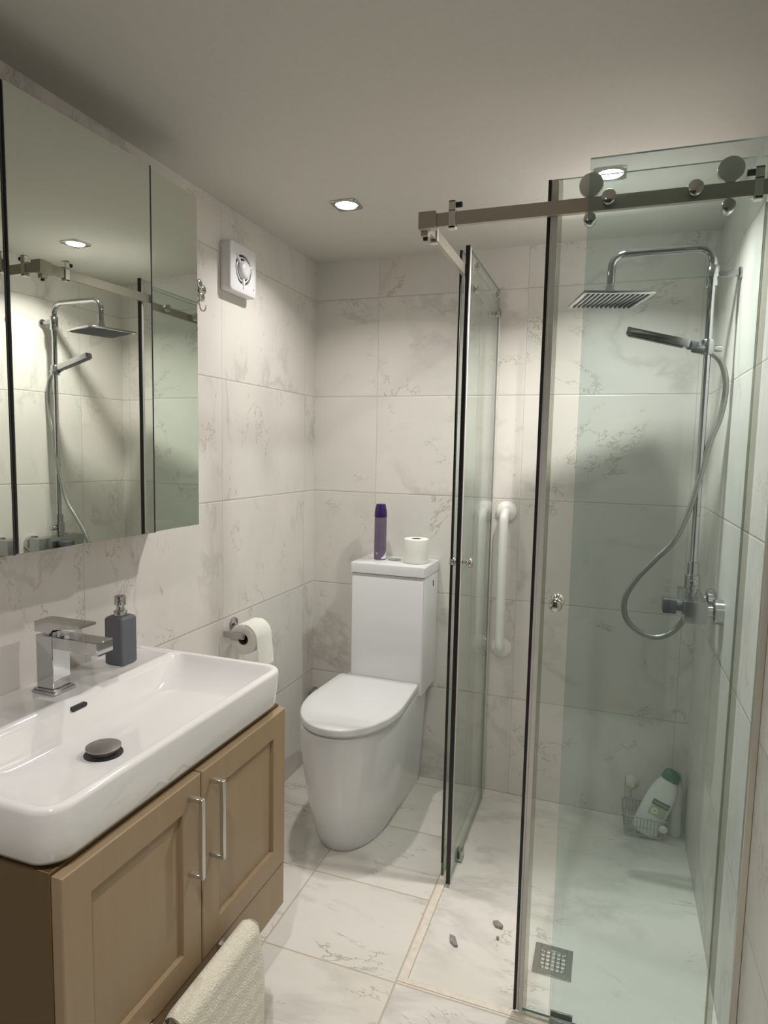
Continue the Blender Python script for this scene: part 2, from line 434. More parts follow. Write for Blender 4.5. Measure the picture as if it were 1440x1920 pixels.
# towel rail on the lower panel
t = thing('towel_rail', 'small brushed square towel bar on the lower panel of the oak cabinet', 'towel rail', (.50, -1.54, .29))
b = bm_new(); box(b, .513, .523, -1.655, -1.405, .318, .328, .001, 1); obj('bar', b, 'nickel', t)
for y in (-1.648, -1.42):
    b = bm_new(); z_ = .312 if y < -1.5 else .300; box(b, CX+.018, .522, y-.006, y+.006, z_, z_+.012, .001, 1); box(b, .5135, .5225, y-.006, y+.006, z_, .322, .001, 1); box(b, CX+.018, CX+.021, y-.011, y+.011, z_-.009, z_+.019, .001, 1); obj('bracket', b, 'nickel', t)
# towel: folded thick terry draped over the bar
b = bm_new(); ys = [-1.635+.262*i/26 for i in range(27)]
def tw_prof(s, off, y):
    """s 0..1 from the back hem over the bar to the front hem"""
    bulge = .004*math.sin(9*y+2)
    pts = []
    L1, L2, R = .17, .285, .013+off
    tot = L1+PI*R+L2; d = s*tot
    if d < L1: return (.518-R+.000-(1-d/L1)*.002, .323-(L1-d))
    if d < L1+PI*R:
        a = (d-L1)/R; return (.518-R*math.cos(a), .323+R*math.sin(a)*1.15)
    k = (d-L1-PI*R)/L2
    return (.518+R+.016*k+bulge*k+.005*math.sin(k*6+y*14)*k, .323-(d-L1-PI*R))
S_ = 60
rings = []
for i, y in enumerate(ys):
    e = min(i, len(ys)-1-i); th = .012 if e > 1 else (.010 if e == 1 else .005)
    outer = [tw_prof(k/S_, .007+th/2+.0014*math.sin(k*1.45)*(1 if e > 1 else 0), y) for k in range(S_+1)]
    inner = [tw_prof(k/S_, .007-th/2+.0, y) for k in range(S_, -1, -1)]
    wob = .003*math.sin(i*.7)
    rings.append([Vector((x, y+(.006*math.sin(k*.21) if e == 0 else 0), z)) for k, (x, z) in enumerate(outer+inner)])
loft(b, rings)
tag(obj('hand_towel', b, 'towel', smooth=70), 'cream ribbed terry towel hanging over the bar of the oak cabinet', 'towel')

# ------------------------------------------------------------------ wash basin
BX1, BY0, BY1, BZ0, BZ1 = .474, -1.853, -1.140, .741, .838
t = thing('wash_basin', 'white rectangular ceramic basin with rounded corners on the oak cabinet', 'basin', (.235, -1.497, BZ0))
b = bm_new(); K = 10
def ring(x0, x1, y0, y1, r, z): return subdiv_ring(rrect(x0, x1, y0, y1, r, z), K)
ro = (.045, .012, .012, .045)
def ro_(d): return tuple(max(v+d, .004) for v in ro)
ix0, ix1, iy0, iy1 = .163, .452, -1.832, -1.158
rings = [ring(.012, BX1-.030, BY0+.03, BY1-.02, ro_(-.006), BZ0), ring(.004, BX1-.014, BY0+.014, BY1-.010, ro_(0), BZ0+.003), ring(.0015, BX1-.007, BY0+.007, BY1-.005, ro_(0), BZ0+.014),
         ring(.001, BX1-.004, BY0+.004, BY1-.003, ro_(0), BZ0+.045), ring(.001, BX1, BY0, BY1, ro, BZ1-.006), ring(.001, BX1-.0015, BY0+.0015, BY1-.0015, ro, BZ1), ring(.001, BX1-.006, BY0+.006, BY1-.006, ro_(-.004), BZ1+.003),
         ring(ix0-.021, ix1+.008, iy0-.008, iy1+.008, .03, BZ1+.003), ring(ix0-.016, ix1+.006, iy0-.006, iy1+.006, .03, BZ1+.003), ring(ix0-.004, ix1, iy0, iy1, .03, BZ1-.001), ring(ix0+.004, ix1-.006, iy0+.008, iy1-.008, .032, BZ1-.012),
         ring(ix0+.020, ix1-.016, iy0+.05, iy1-.05, .045, BZ1-.042), ring(ix0+.030, ix1-.026, iy0+.085, iy1-.085, .05, BZ1-.058), ring(ix0+.045, ix1-.045, iy0+.125, iy1-.125, .05, BZ1-.067),
         ring(ix0+.075, ix1-.085, iy0+.22, iy1-.22, .04, BZ1-.0715), ring(ix0+.095, ix1-.105, iy0+.29, iy1-.29, .02, BZ1-.073)]
# back ledge sits a little lower than the rim; raised bead along the back of the bowl with a notch at the tap
for ri in (5, 6, 7, 8, 9):
    for p in rings[ri]:
        if p.x < .16:
            notch = abs(p.y+1.473) < .042
            if ri in (5, 6, 7) and p.y < BY1-.012 and p.y > BY0+.02: p.z = BZ1-.0015
            if ri == 8: p.z = BZ1-.0015 if notch else BZ1+.0045
            if ri == 9: p.z = BZ1-.003 if notch else BZ1+.0035
loft(b, rings)
obj('bowl', b, 'ceramic', t, 60)
b = bm_new(); lathe(b, (.289, -1.552, .7655), (0, 0, 1), [(0, .022), (.010, .023), (.0125, .032), (.014, .0335), (.0165, .0335), (.0172, .032), (.0175, .0)], 40); obj('drain_cover', b, 'cover', t, 30)
b = bm_new(); lathe(b, (.289, -1.552, .7655), (0, 0, 1), [(0, .037), (.0012, .037), (.0014, .03)], 40); obj('drain_ring', b, 'dark', t)
b = bm_new()
sl = []
for xx, e in ((.162, 0), (.1735, 0)):
    sl.append([Vector((xx, -1.495+(.016 if abs(a) < PI/2 else -.016)+.005*math.cos(a), .822+.005*math.sin(a))) for a in [(-PI+2*PI*i/24) for i in range(24)]])
loft(b, sl); obj('overflow_slot', b, 'dark', t)

# mixer tap
t = thing('basin_tap', 'square chrome mixer tap with flat lever on the basin ledge', 'tap', (.079, -1.472, .8375))
b = bm_new(); box(b, .046, .110, -1.502, -1.440, .8375, .844, .0015); box(b, .049, .107, -1.499, -1.443, .844, .848, .001); obj('base_plate', b, 'chrome_d', t)
b = bm_new(); box(b, .054, .101, -1.494, -1.447, .848, .966, .0012, 1); obj('body', b, 'chrome', t)
b = bm_new(); box(b, .1005, .222, -1.494, -1.447, .939, .9655, .0012, 1); obj('spout', b, 'chrome', t)
b = bm_new(); box(b, .192, .215, -1.481, -1.460, .933, .940, .001, 1); obj('aerator', b, 'dark', t)
b = bm_new(); cyl(b, (.078, -1.4705, .965), (.078, -1.4705, .974), .017)
pr = [(.052, .973), (.096, .973), (.103, .981), (.176, .9905), (.176, .996), (.052, .996)]
loft(b, [[Vector((x, y, z)) for x, z in pr] for y in (-1.494, -1.447)]); obj('lever', b, 'chrome', t, 20)

# soap dispenser
t = thing('soap_dispenser', 'dark grey square soap dispenser with chrome pump on the basin ledge', 'soap dispenser', (.085, -1.272, .8385))
b = bm_new(); s = .0275
rr = lambda d, r, z: rrect(.085-s+d, .085+s-d, -1.272-s+d, -1.272+s-d, r, z, 6)
loft(b, [rr(.003, .006, .8385), rr(.0, .0065, .842), rr(0, .0065, .952), rr(.002, .007, .9565), rr(.007, .010, .9595), rr(.014, .011, .9605)]); obj('bottle', b, 'grey', t)
b = bm_new(); lathe(b, (.085, -1.272, .960), (0, 0, 1), [(0, .0145), (.001, .0165), (.010, .0165), (.012, .015), (.014, .010), (.024, .009), (.026, .0135), (.0265, .014), (.046, .014), (.048, .0135), (.050, .011)], 28); obj('pump_collar', b, 'chrome', t)
b = bm_new(); cyl(b, (.090, -1.276, .996), (.112, -1.300, .992), .0045, 14, .001); obj('nozzle', b, 'chrome', t)

# ------------------------------------------------------------------ mirror cabinet
t = thing('mirror_cabinet', 'long mirror-fronted wall cabinet above the basin', 'mirror cabinet', (.07, -1.515, 1.166))
b = bm_new(); box(b, .001, .133, -1.99, -1.046, 1.170, 2.028, .001, 1); obj('carcass', b, 'cabwhite', t)
def mdoor(y0, y1, hinge=None, ang=0):
    b = bm_new(); rot = Matrix.Rotation(math.radians(ang), 4, 'Z') if ang else None
    box(b, .136, .149, y0, y1, 1.166, 2.031, .0005, 1, 0, rot, (.145, hinge, 0) if ang else None)
    d = obj('mirror_door', b, 'dark', t)
    b = bm_new(); box(b, .1485, .153, y0+.0016, y1-(.0042 if y1 < -1.1 else .0002), 1.1665, 2.0305, .0006, 1, 0, rot, (.145, hinge, 0) if ang else None)
    obj('mirror_pane', b, 'mirror', d, 20)
    if y1 < -1.1:
        b = bm_new(); box(b, .149, .1534, y1-.004, y1, 1.166, 2.031, .0004, 1, 0, rot, (.145, hinge, 0) if ang else None); obj('seam_shade', b, 'dark', d)  # dark strip paints the shaded gap between mirror doors
MD2 = -2.1
mdoor(-1.99, -1.620); mdoor(-1.611, -1.2325, -1.50, MD2); mdoor(-1.2285, -1.042)
b = bm_new(); box(b, .1335, .1375, -1.6195, -1.6115, 1.168, 2.029); obj('seam_trim', b, 'cabwhite', t)

# ------------------------------------------------------------------ extractor fan
FX, FYc, FZc = .040, -.631, 1.960
t = thing('extractor_fan', 'white square plastic extractor fan high on the left wall', 'extractor fan', (.0, FYc, 1.883))
b = bm_new(); n = 48; hs = .079
def sqr(s, r, x):
    L = [Vector((x, p.x, p.y)) for p in subdiv_ring(rrect(FYc-s, FYc+s, FZc-s, FZc+s, r, 0), 3)]
    return L
m = len(sqr(.07, .01, 0))
def circ(r, x, ref):
    out = []
    for p in ref:
        a = math.atan2(p.z-FZc, p.y-FYc); out.append(Vector((x, FYc+.0+r*math.cos(a), FZc+r*math.sin(a))))
    return out
ref = sqr(hs, .014, 0)
loft(b, [sqr(hs-.002, .012, .0005), sqr(hs, .014, .006), sqr(hs, .014, FX-.006), sqr(hs-.002, .013, FX-.002), sqr(hs-.006, .011, FX), circ(.054, FX+.002, ref), circ(.049, FX-.002, ref), circ(.047, FX-.022, ref)], False, False); obj('housing', b, 'plastic', t)
b = bm_new(); lathe(b, (FX-.024, FYc, FZc), (1, 0, 0), [(0, .0465), (.017, .0472)], 40); obj('duct_shade', b, 'dark', t)  # dark plug paints the shade inside the fan opening
b = bm_new()
lathe(b, (FX-.020, FYc, FZc), (1, 0, 0), [(0, .028), (.018, .0295), (.026, .028), (.032, .022), (.034, .011), (.0345, .0)], 36)
obj('hub', b, 'plastic', t)
b = bm_new(); rg = [Vector((FX-.004, FYc+.038*math.cos(2*PI*i/48), FZc+.038*math.sin(2*PI*i/48))) for i in range(49)]
tube(b, rg, .0026, 8)
for a in (140, 265, 22):
    a = math.radians(a)
    p = Vector((FX-.003, FYc+.026*math.cos(a), FZc+.026*math.sin(a))); q = Vector((FX+.003, FYc+.062*math.cos(a), FZc+.062*math.sin(a)))
    tube(b, [p, p.lerp(q, .5), q], [.006, .0065, .0015], 10)
obj('grille', b, 'plastic', t)
b = bm_new(); sphere(b, (FX+.002, FYc+.058, FZc-.05), .003); obj('indicator', b, 'plastic', t)

# flower hook on the wall beside the mirror
t = thing('wall_hook', 'small flower-shaped metal hook on the wall beside the mirror cabinet', 'wall hook', (.0, -.832, 1.79))
b = bm_new()
for k in range(5):
    a = 2*PI*k/5+PI/2; sphere(b, (.010, -.832+.020*math.cos(a), 1.850+.020*math.sin(a)), .0145, 14, (.3, 1, 1))
sphere(b, (.014, -.832, 1.850), .008, 14, (.6, 1, 1)); cyl(b, (.0, -.832, 1.85), (.010, -.832, 1.85), .012)
obj('flower_plate', b, 'chrome_b', t)
b = bm_new(); tube(b, catmull([(.010, -.832, 1.845), (.010, -.832, 1.81), (.014, -.832, 1.794), (.024, -.832, 1.788), (.032, -.832, 1.796), (.034, -.832, 1.806)], 5), .0022, 8); obj('hook', b, 'chrome_b', t)
# ------------------------------------------------------------------ toilet
t = thing('toilet', 'white close-coupled toilet with closed D-shaped lid against the back wall', 'toilet', (.40, -.33, 0))
def dring(xc, w, yf, yb, z, n=40, p=2.2, wb=None, ys=None, sk=0.):
    """D shape: round front at yf, straight back at yb; w half width, wb half width at the back"""
    wb = w if wb is None else wb; out = []
    ys = yb-(yb-yf)*.45 if ys is None else ys
    for i in range(n+1):
        a = -PI/2+PI*i/n       # -90 right side .. +90 left side, front in the middle
        s, c = math.sin(a), math.cos(a)
        out.append(Vector((xc-w*math.copysign(abs(s)**(2/p), s)+sk*(c**(2/p)), ys-(ys-yf)*abs(c)**(2/p), z)))
    m = 8
    for i in range(1, m+1):
        k = i/m; out.append(Vector((xc-w+(w-wb)*k, ys+(yb-.012-ys)*k, z)))
    out.append(Vector((xc-wb+.004, yb-.003, z))); out.append(Vector((xc-wb+.012, yb, z)))
    out.append(Vector((xc+wb-.012, yb, z))); out.append(Vector((xc+wb-.004, yb-.003, z)))
    for i in range(m):
        k = i/m; out.append(Vector((xc+wb+(w-wb)*k, yb-.012+(ys-yb+.012)*k, z)))
    return out
b = bm_new()
prof = [(0, .120, -.598), (.004, .123, -.604), (.05, .138, -.620), (.12, .154, -.640), (.20, .166, -.660), (.28, .174, -.677), (.34, .178, -.688), (.39, .180, -.695), (.425, .180, -.698), (.440, .178, -.697), (.444, .172, -.693)]
def pan_wb(z): return .134+.026*min(1, z/.44)
loft(b, [dring(.379-.001*min(1, z/.44), w, yf, -.004, z, wb=pan_wb(z), ys=-.36-.03*z, p=2.15) for z, w, yf in prof])
obj('pan', b, 'toiletc', t, 60)
LX = .390; t0 = t
b = bm_new(); loft(b, [dring(LX, w, yf, -.213, z, wb=.160, ys=-.44, p=2.1) for z, w, yf in ((.4495, .166, -.694), (.451, .169, -.698), (.4565, .169, -.698), (.4585, .167, -.696))]); obj('seat', b, 'seat', t, 60)
b = bm_new(); loft(b, [dring(LX, w, yf, yb, z, wb=w-.012, ys=-.44, p=2.1) for z, w, yf, yb in ((.4605, .174, -.707, -.211), (.4615, .176, -.710, -.210), (.479, .177, -.711, -.210), (.4825, .176, -.709, -.211), (.4845, .172, -.704, -.213), (.4852, .14, -.66, -.24))]); obj('lid', b, 'seat', t, 50)
for x in (LX-.08, LX+.08):
    b = bm_new(); cyl(b, (x-.02, -.203, .463), (x+.02, -.203, .463), .009, 16, .002); obj('hinge', b, 'chrome_b', t)
TX0_, TX1_, TYF = .264, .566, -.208
b = bm_new(); R4 = .010
loft(b, [subdiv_ring(rrect(TX0_+d, TX1_-d, TYF+d, -.003, R4, z), 2) for z, d in ((.432, .006), (.436, .002), (.50, .001), (.893, 0), (.896, .002))]); obj('cistern', b, 'toiletc', t, 40)
b = bm_new()
loft(b, [subdiv_ring(rrect(TX0_-.003+d, TX1_+.003-d, TYF-.004+d, -.002, R4, z), 2) for z, d in ((.898, .004), (.8995, 0), (.934, 0), (.9375, .0015), (.9395, .005))]); obj('cistern_lid', b, 'toiletc', t, 30)
b = bm_new(); lathe(b, (.408, -.097, .9395), (0, 0, 1), [(0, .027), (.003, .027), (.0035, .024), (.002, .022), (.0022, .001)], 36); b2 = b
obj('flush_button', b, 'chrome', t)
b = bm_new(); box(b, TX1_-.001, TX1_+.0012, -.085, -.075, .845, .868, .0005, 1); obj('side_slot', b, 'dark', t)

for x in (LX-.12, LX+.12):
    b = bm_new(); cyl(b, (x, -.40, .443), (x, -.40, .4515), .008, 14); obj('seat_bumper', b, 'plastic', t0)
t = thing('angle_valve', 'small chrome water valve low on the back wall left of the toilet', 'water valve', (.018, 0, .305))
b = bm_new(); cyl(b, (.018, -.0, .305), (.018, -.035, .305), .010, 16, .001); cyl(b, (.018, -.002, .305), (.018, -.006, .305), .018, 20, .001); obj('valve_body', b, 'chrome_b', t)
b = bm_new(); cyl(b, (.018, -.034, .305), (.018, -.052, .305), .013, 12, .002); obj('knob', b, 'chrome_d', t)
b = bm_new(); tube(b, catmull([(.018, -.022, .300), (.018, -.028, .26), (.022, -.03, .20), (.060, -.03, .17), (.110, -.025, .19), (.140, -.006, .20)], 6), .005, 10); obj('supply_hose', b, 'chrome_d', t)

# things standing on the cistern
LZ = .9397
t = thing('air_freshener', 'purple air freshener spray can on the toilet cistern', 'spray can', (.345, -.10, LZ))
cx, cy = .345, -.10
b = bm_new(); lathe(b, (cx, cy, LZ), (0, 0, 1), [(0, .022), (.002, .0245), (.006, .0245), (.165, .0245), (.171, .0235)], 32)
obj('can', b, 'purple', t)
b = bm_new(); lathe(b, (cx, cy, LZ+.171), (0, 0, 1), [(0, .024), (.002, .0255), (.022, .0250), (.048, .0195), (.053, .018), (.053, .0)], 32); obj('cap', b, 'cap', t)
# printed foot of the can: pale slanting band and a small heart
b = bm_new(); R_ = .0249
vs0 = []; vs1 = []
for i in range(9):
    a = math.radians(-62+i*11); vs0.append(b.verts.new((cx+R_*math.cos(a), cy+R_*math.sin(a), LZ+.004))); vs1.append(b.verts.new((cx+R_*math.cos(a), cy+R_*math.sin(a), LZ+.006+.036*i/8)))
for i in range(8): b.faces.new((vs0[i], vs0[i+1], vs1[i+1], vs1[i]))
obj('white_flash', b, 'bottle', t, recalc=False)
b = bm_new(); hp = []
for i in range(28):
    a = 2*PI*i/28; hx = 16*math.sin(a)**3; hz = 13*math.cos(a)-5*math.cos(2*a)-2*math.cos(3*a)-math.cos(4*a); hp.append((hx*.00030, hz*.00034))
def onc(dx, z, r):
    a = math.radians(-103)+dx/R_; return Vector((cx+r*math.cos(a), cy+r*math.sin(a), LZ+.026+z))
loft(b, [[onc(x, z, .0247) for x, z in hp], [onc(x, z, .0250) for x, z in hp], [onc(x*.5, z*.5, .0250) for x, z in hp]], False, False); obj('heart_emblem', b, 'lilac', t)

def paper_roll(name, label, cx, cy, cz, axis, r, L, rc=.019, flap=False):
    t = thing(name, label, 'toilet roll', (cx, cy, cz) if axis == 'z' else (cx, cy, cz-r), 'rolls of toilet paper')
    b = bm_new(); d = (0, 0, 1) if axis == 'z' else (0, 1, 0)
    lathe(b, (cx, cy, cz), d, [(.001, rc), (0, rc+.002), (0, r-.003), (.002, r-.0005), (.004, r), (L-.004, r), (L-.002, r-.0005), (L, r-.003), (L, rc+.002), (L-.001, rc), (.001, rc)], 48, caps=False)
    if flap:
        # free end of the paper hanging down at the room side
        pts = [(cx+r*math.cos(a), cz+r*math.sin(a)) for a in [PI*.45-i*PI*.45/8 for i in range(9)]]+[(cx+r+.0012*k, cz-.012*k) for k in range(1, 9)]
        off = .0016
        for y0, y1 in ((cy, cy+L),):
            loft(b, [[Vector((x+off, y, z+.0005)) for x, z in pts]+[Vector((x-.0004, y, z-.001)) for x, z in reversed(pts)] for y in (y0, y1)])
    obj('tissue', b, 'paper', t)
    b = bm_new(); lathe(b, (cx, cy, cz), d, [(.0012, rc+.0002), (L-.0012, rc+.0002), (L-.0012, rc-.0012), (.0012, rc-.0012), (.0012, rc+.0002)], 32, caps=False)
    obj('cardboard_core', b, 'core', t)
    return t
paper_roll('toilet_roll', 'white toilet roll standing on the cistern lid', .502, -.115, LZ+.0003, 'z', .049, .096)
paper_roll('toilet_roll', 'white toilet roll hanging on the holder on the left wall', .078, -.700, .738, 'y', .052, .098, flap=True)
t = thing('toilet_roll_holder', 'dark metal toilet roll holder on the left wall beyond the basin', 'toilet roll holder', (.0, -.695, .735))
b = bm_new(); cyl(b, (0, -.640, .772), (.010, -.640, .772), .020, 24, .002); obj('wall_plate', b, 'chrome_d', t)
b = bm_new(); tube(b, [(.008, -.640, .772), (.022, -.648, .768), (.026, -.69, .755), (.026, -.713, .752)], .006, 10); box(b, .012, .092, -.718, -.709, .742, .764, .003, 2); obj('arm', b, 'chrome_d', t)
b = bm_new(); cyl(b, (.080, -.711, .752), (.080, -.595, .752), .0075, 16, .001); obj('bar', b, 'chrome_d', t)

# ------------------------------------------------------------------ grab rail on the back wall
GX, G0, G1 = .8335, .605, 1.150
t = thing('grab_rail', 'white vertical grab rail on the back wall inside the shower', 'grab rail', (GX, 0, .86))
b = bm_new(); pts = [Vector((GX, -.012, G0))]+bend((GX, -.0, G0), (GX, -.062, G0), (GX, -.062, G1), .035)+bend((GX, -.062, G0), (GX, -.062, G1), (GX, 0, G1), .035)+[Vector((GX, -.012, G1))]
tube(b, pts, .0175, 20); obj('bar', b, 'rail_w', t, 60)
for z in (G0, G1):
    b = bm_new(); lathe(b, (GX, 0, z), (0, -1, 0), [(0, .040), (.004, .041), (.012, .038), (.018, .028), (.022, .019), (.03, .0185)], 36); obj('flange', b, 'rail_w', t)

# ------------------------------------------------------------------ shower enclosure
YR, XR, ZR0, ZR1 = -1.043, .777, 1.893, 1.923        # rail centre lines and height
t = thing('shower_rail', 'brushed steel square rail cornering over the shower glass', 'shower rail', (XR, YR, ZR0))
b = bm_new(); box(b, XR+.008, W-.0005, YR-.006, YR+.006, ZR0, ZR1, .0008, 1); obj('front_bar', b, 'steel_x', t)
b = bm_new(); box(b, XR-.006, XR+.006, YR+.008, -.0005, ZR0, ZR1, .0008, 1); obj('side_bar', b, 'steel_y', t)
b = bm_new(); box(b, XR-.012, XR+.030, YR-.012, YR+.010, ZR0-.004, ZR1+.005, .0015, 1); box(b, XR-.0105, XR+.0105, YR-.0105, YR+.032, ZR0-.006, ZR1+.0035, .0015, 1)
box(b, XR-.008, XR+.010, YR-.004, YR+.018, ZR0-.018, ZR0-.004, .002, 1); obj('corner_joint', b, 'steel_x', t)
b = bm_new(); box(b, XR-.004, XR+.007, YR+.004, YR+.011, ZR0-.0245, ZR0-.017, .0008, 1); obj('joint_screw', b, 'black', t)
def stopper(cx, cy, along, s):
    """clamp round the rail with a rubber bumper pointing in direction s"""
    b = bm_new(); a, o = (.008, .0095) if along == 'x' else (.0095, .008)
    z1 = ZR1+.024
    if along == 'x':
        box(b, cx-.008, cx+.008, cy-.0095, cy-.006, ZR0-.007, z1, .001, 1); box(b, cx-.008, cx+.008, cy+.006, cy+.0095, ZR0-.007, z1-.016, .001, 1)
        box(b, cx-.008, cx+.008, cy-.0095, cy+.0095, ZR0-.008, ZR0-.001, .0015, 1); box(b, cx-.008, cx+.008, cy-.0095, cy+.0095, ZR1, ZR1+.004, .001, 1); box(b, cx-.008, cx+.008, cy-.0095, cy+.007, z1-.004, z1, .001, 1)
    else:
        box(b, cx-.0095, cx-.006, cy-.008, cy+.008, ZR0-.007, z1, .001, 1); box(b, cx+.006, cx+.0095, cy-.008, cy+.008, ZR0-.007, z1-.016, .001, 1)
        box(b, cx-.0095, cx+.0095, cy-.008, cy+.008, ZR0-.008, ZR0-.001, .0015, 1); box(b, cx-.0095, cx+.0095, cy-.008, cy+.008, ZR1, ZR1+.004, .001, 1); box(b, cx-.0095, cx+.007, cy-.008, cy+.008, z1-.004, z1, .001, 1)
    k = obj('end_stop', b, 'steel_z', t)
    b = bm_new(); z = ZR1+.0155
    if along == 'x': cyl(b, (cx+s*.006, cy-.001, z), (cx+s*.022, cy-.001, z), .0062, 16, .0008)
    else: cyl(b, (cx-.001, cy+s*.006, z), (cx-.001, cy+s*.022, z), .0062, 16, .0008)
    obj('rubber_bumper', b, 'black', k)
stopper(.844, YR, 'x', 1); stopper(1.459, YR, 'x', -1); stopper(XR, -.955, 'y', 1); stopper(XR, -.075, 'y', -1)

def pane(name, x0, x1, y0, y1, z0, z1, parent, mat):
    """sheet of glass: the large faces and the thin rim are two materials"""
    b = bm_new(); box(b, x0, x1, y0, y1, z0, z1)
    along = 'x' if x1-x0 > y1-y0 else 'y'
    b.faces.ensure_lookup_table(); b.normal_update()
    for f in b.faces:
        n = f.normal; big = abs(n.y) > .9 if along == 'x' else abs(n.x) > .9
        f.material_index = 0 if big else 1
    return obj(name, b, mat, parent, 0, mats=[mat, 'edge'])
def disc(b, x, y, z, n, r, th, bev=.001): # round button standing on a face
    n = Vector(n); p = Vector((x, y, z)); cyl(b, p, p+n*th, r, 36, bev)

# fixed panels
FY0, FY1, FZ1 = -1.063, -1.055, 1.996
t = thing('fixed_glass_panel', 'green-tinted fixed front glass panel meeting the right wall', 'shower glass panel', (1.335, -1.059, 0))
pane('glass', 1.141, W-.004, FY0, FY1, .0035, FZ1, t, 'glass_f')
b = bm_new(); box(b, W-.014, W-.0005, FY0-.006, FY1+.006, .003, 1.93, .001, 1); obj('wall_channel', b, 'steel_z', t)
for x in (1.181, 1.344):
    b = bm_new(); disc(b, x, FY0, 1.912, (0, -1, 0), .0145, .012, .0015); cyl(b, (x, FY0, 1.912), (x, YR-.005, 1.912), .006, 14); obj('bolt_cap', b, 'chrome_b', t)
b = bm_new(); box(b, 1.141, W-.02, FY0+.001, FY1-.001, .0022, .0045); obj('bottom_seal', b, 'seal_g', t)
t = thing('fixed_glass_panel', 'fixed side glass panel between toilet and shower, meeting the back wall', 'shower glass panel', (.761, -.30, 0))
pane('glass', .757, .765, -.596, -.010, .004, 1.976, t, 'glass')
b = bm_new(); box(b, .750, .772, -.020, -.0005, .002, 1.976, .001, 1); obj('wall_channel', b, 'steel_z', t)
b = bm_new(); box(b, .7575, .7645, -.6035, -.596, .050, 1.972, .001, 1); obj('edge_reflection', b, 'black', t)  # black strip painted for the dark reflection on the glass edge
for y in (-.40, -.22):
    b = bm_new(); disc(b, .757, y, 1.912, (-1, 0, 0), .0145, .012, .0015); cyl(b, (.757, y, 1.912), (.772, y, 1.912), .006, 14); obj('bolt_cap', b, 'chrome_b', t)

# sliding doors
DY0, DY1, DZ1 = -1.030, -1.023, 1.974
t = thing('sliding_glass_door', 'front sliding glass door with edge seal painted dark for reflection, slid open behind the fixed front panel', 'shower door', (1.27, -1.027, .012))
pane('glass', 1.066, 1.476, DY0, DY1, .014, DZ1, t, 'glass')
b = bm_new(); box(b, 1.0535, 1.0600, DY0-.003, DY1+.003, .010, DZ1, .001, 1); obj('magnetic_seal', b, 'black', t)  # seal coloured black for the dark room it reflects
b = bm_new(); box(b, 1.0602, 1.0660, DY0-.0015, DY1+.0015, .010, DZ1, .001, 1); box(b, 1.0662, 1.0765, DY0-.002, DY0-.0004, .010, DZ1, .0004, 1); obj('seal_profile', b, 'seal_g', t)
b = bm_new(); box(b, 1.0767, 1.0855, DY0-.0022, DY0-.0004, .010, DZ1, .0004, 1); obj('clear_seal', b, 'seal', t)
b = bm_new(); box(b, 1.4762, 1.490, DY0-.0012, DY0+.001, .014, 1.885, .0004, 1); box(b, 1.4762, 1.480, DY0+.0012, DY1+.001, .014, 1.885, .0004, 1); obj('trailing_seal', b, 'seal', t)
b = bm_new(); box(b, 1.066, 1.486, DY0+.001, DY1-.001, .004, .0145, .001, 1); obj('bottom_seal', b, 'seal', t)
for x in (1.144, 1.408):
    b = bm_new(); disc(b, x, YR+.006, ZR1+.0245, (0, -1, 0), .0245, .0155, .0015); cyl(b, (x, YR+.004, ZR1+.0245), (x, DY1, ZR1+.0245), .008, 16)
    r = obj('roller', b, 'steel_z', t)
    b = bm_new(); disc(b, x, DY1, ZR1+.0245, (0, 1, 0), .015, .006); obj('roller_nut', b, 'chrome_b', r)
    b = bm_new(); disc(b, x, DY0, ZR0-.014, (0, -1, 0), .0125, .022, .0015); disc(b, x, DY1, ZR0-.014, (0, 1, 0), .010, .006); obj('anti_jump_disc', b, 'chrome_b', t)
def knob(b, x, y, z, n):
    lathe(b, (x, y, z), n, [(0, .009), (.003, .009), (.0035, .0055), (.011, .0055), (.013, .010), (.018, .0145), (.024, .0160), (.029, .0150), (.033, .0115), (.0345, .006), (.035, 0)], 28)
b = bm_new(); knob(b, 1.112, DY0, 1.040, (0, -1, 0)); obj('door_knob', b, 'chrome_b', t)
b = bm_new(); knob(b, 1.112, DY1, 1.040, (0, 1, 0)); obj('door_knob', b, 'chrome_b', t)

SX0, SX1 = .786, .793
t = thing('sliding_glass_door', 'side sliding glass door with edge seal painted dark for reflection, slid back towards the grab rail', 'shower door', (.79, -.36, .006))
pane('glass', SX0, SX1, -.622, -.095, .010, DZ1, t, 'glass')
b = bm_new(); box(b, SX0-.003, SX1+.003, -.6365, -.6295, .006, 1.976, .001, 1); obj('magnetic_seal', b, 'black', t)  # black colour paints the dark reflection along this seal
b = bm_new(); box(b, SX0-.0015, SX1+.0015, -.6293, -.622, .006, 1.976, .001, 1); box(b, SX1+.0004, SX1+.002, -.6218, -.610, .006, 1.976, .0004, 1); obj('seal_profile', b, 'seal_g', t)
b = bm_new(); box(b, SX0+.001, SX1-.001, -.622, -.095, .0025, .0105, .001, 1); obj('bottom_seal', b, 'seal', t)
b = bm_new(); box(b, SX0-.005, SX1+.002, -.095, -.085, .010, 1.885, .001, 1); obj('trailing_seal', b, 'seal_g', t)
for y in (-.52, -.145):
    b = bm_new(); disc(b, XR-.006, y, ZR1+.0245, (1, 0, 0), .0245, .0155, .0015); cyl(b, (XR, y, ZR1+.0245), (SX1, y, ZR1+.0245), .008, 16)
    r = obj('roller', b, 'steel_z', t)
    b = bm_new(); disc(b, SX1, y, ZR1+.0225, (1, 0, 0), .012, .006); obj('roller_nut', b, 'chrome_b', r)
    b = bm_new(); disc(b, SX0, y, ZR0-.014, (-1, 0, 0), .0125, .020, .0015); disc(b, SX1, y, ZR0-.014, (1, 0, 0), .010, .006); obj('anti_jump_disc', b, 'chrome_b', t)
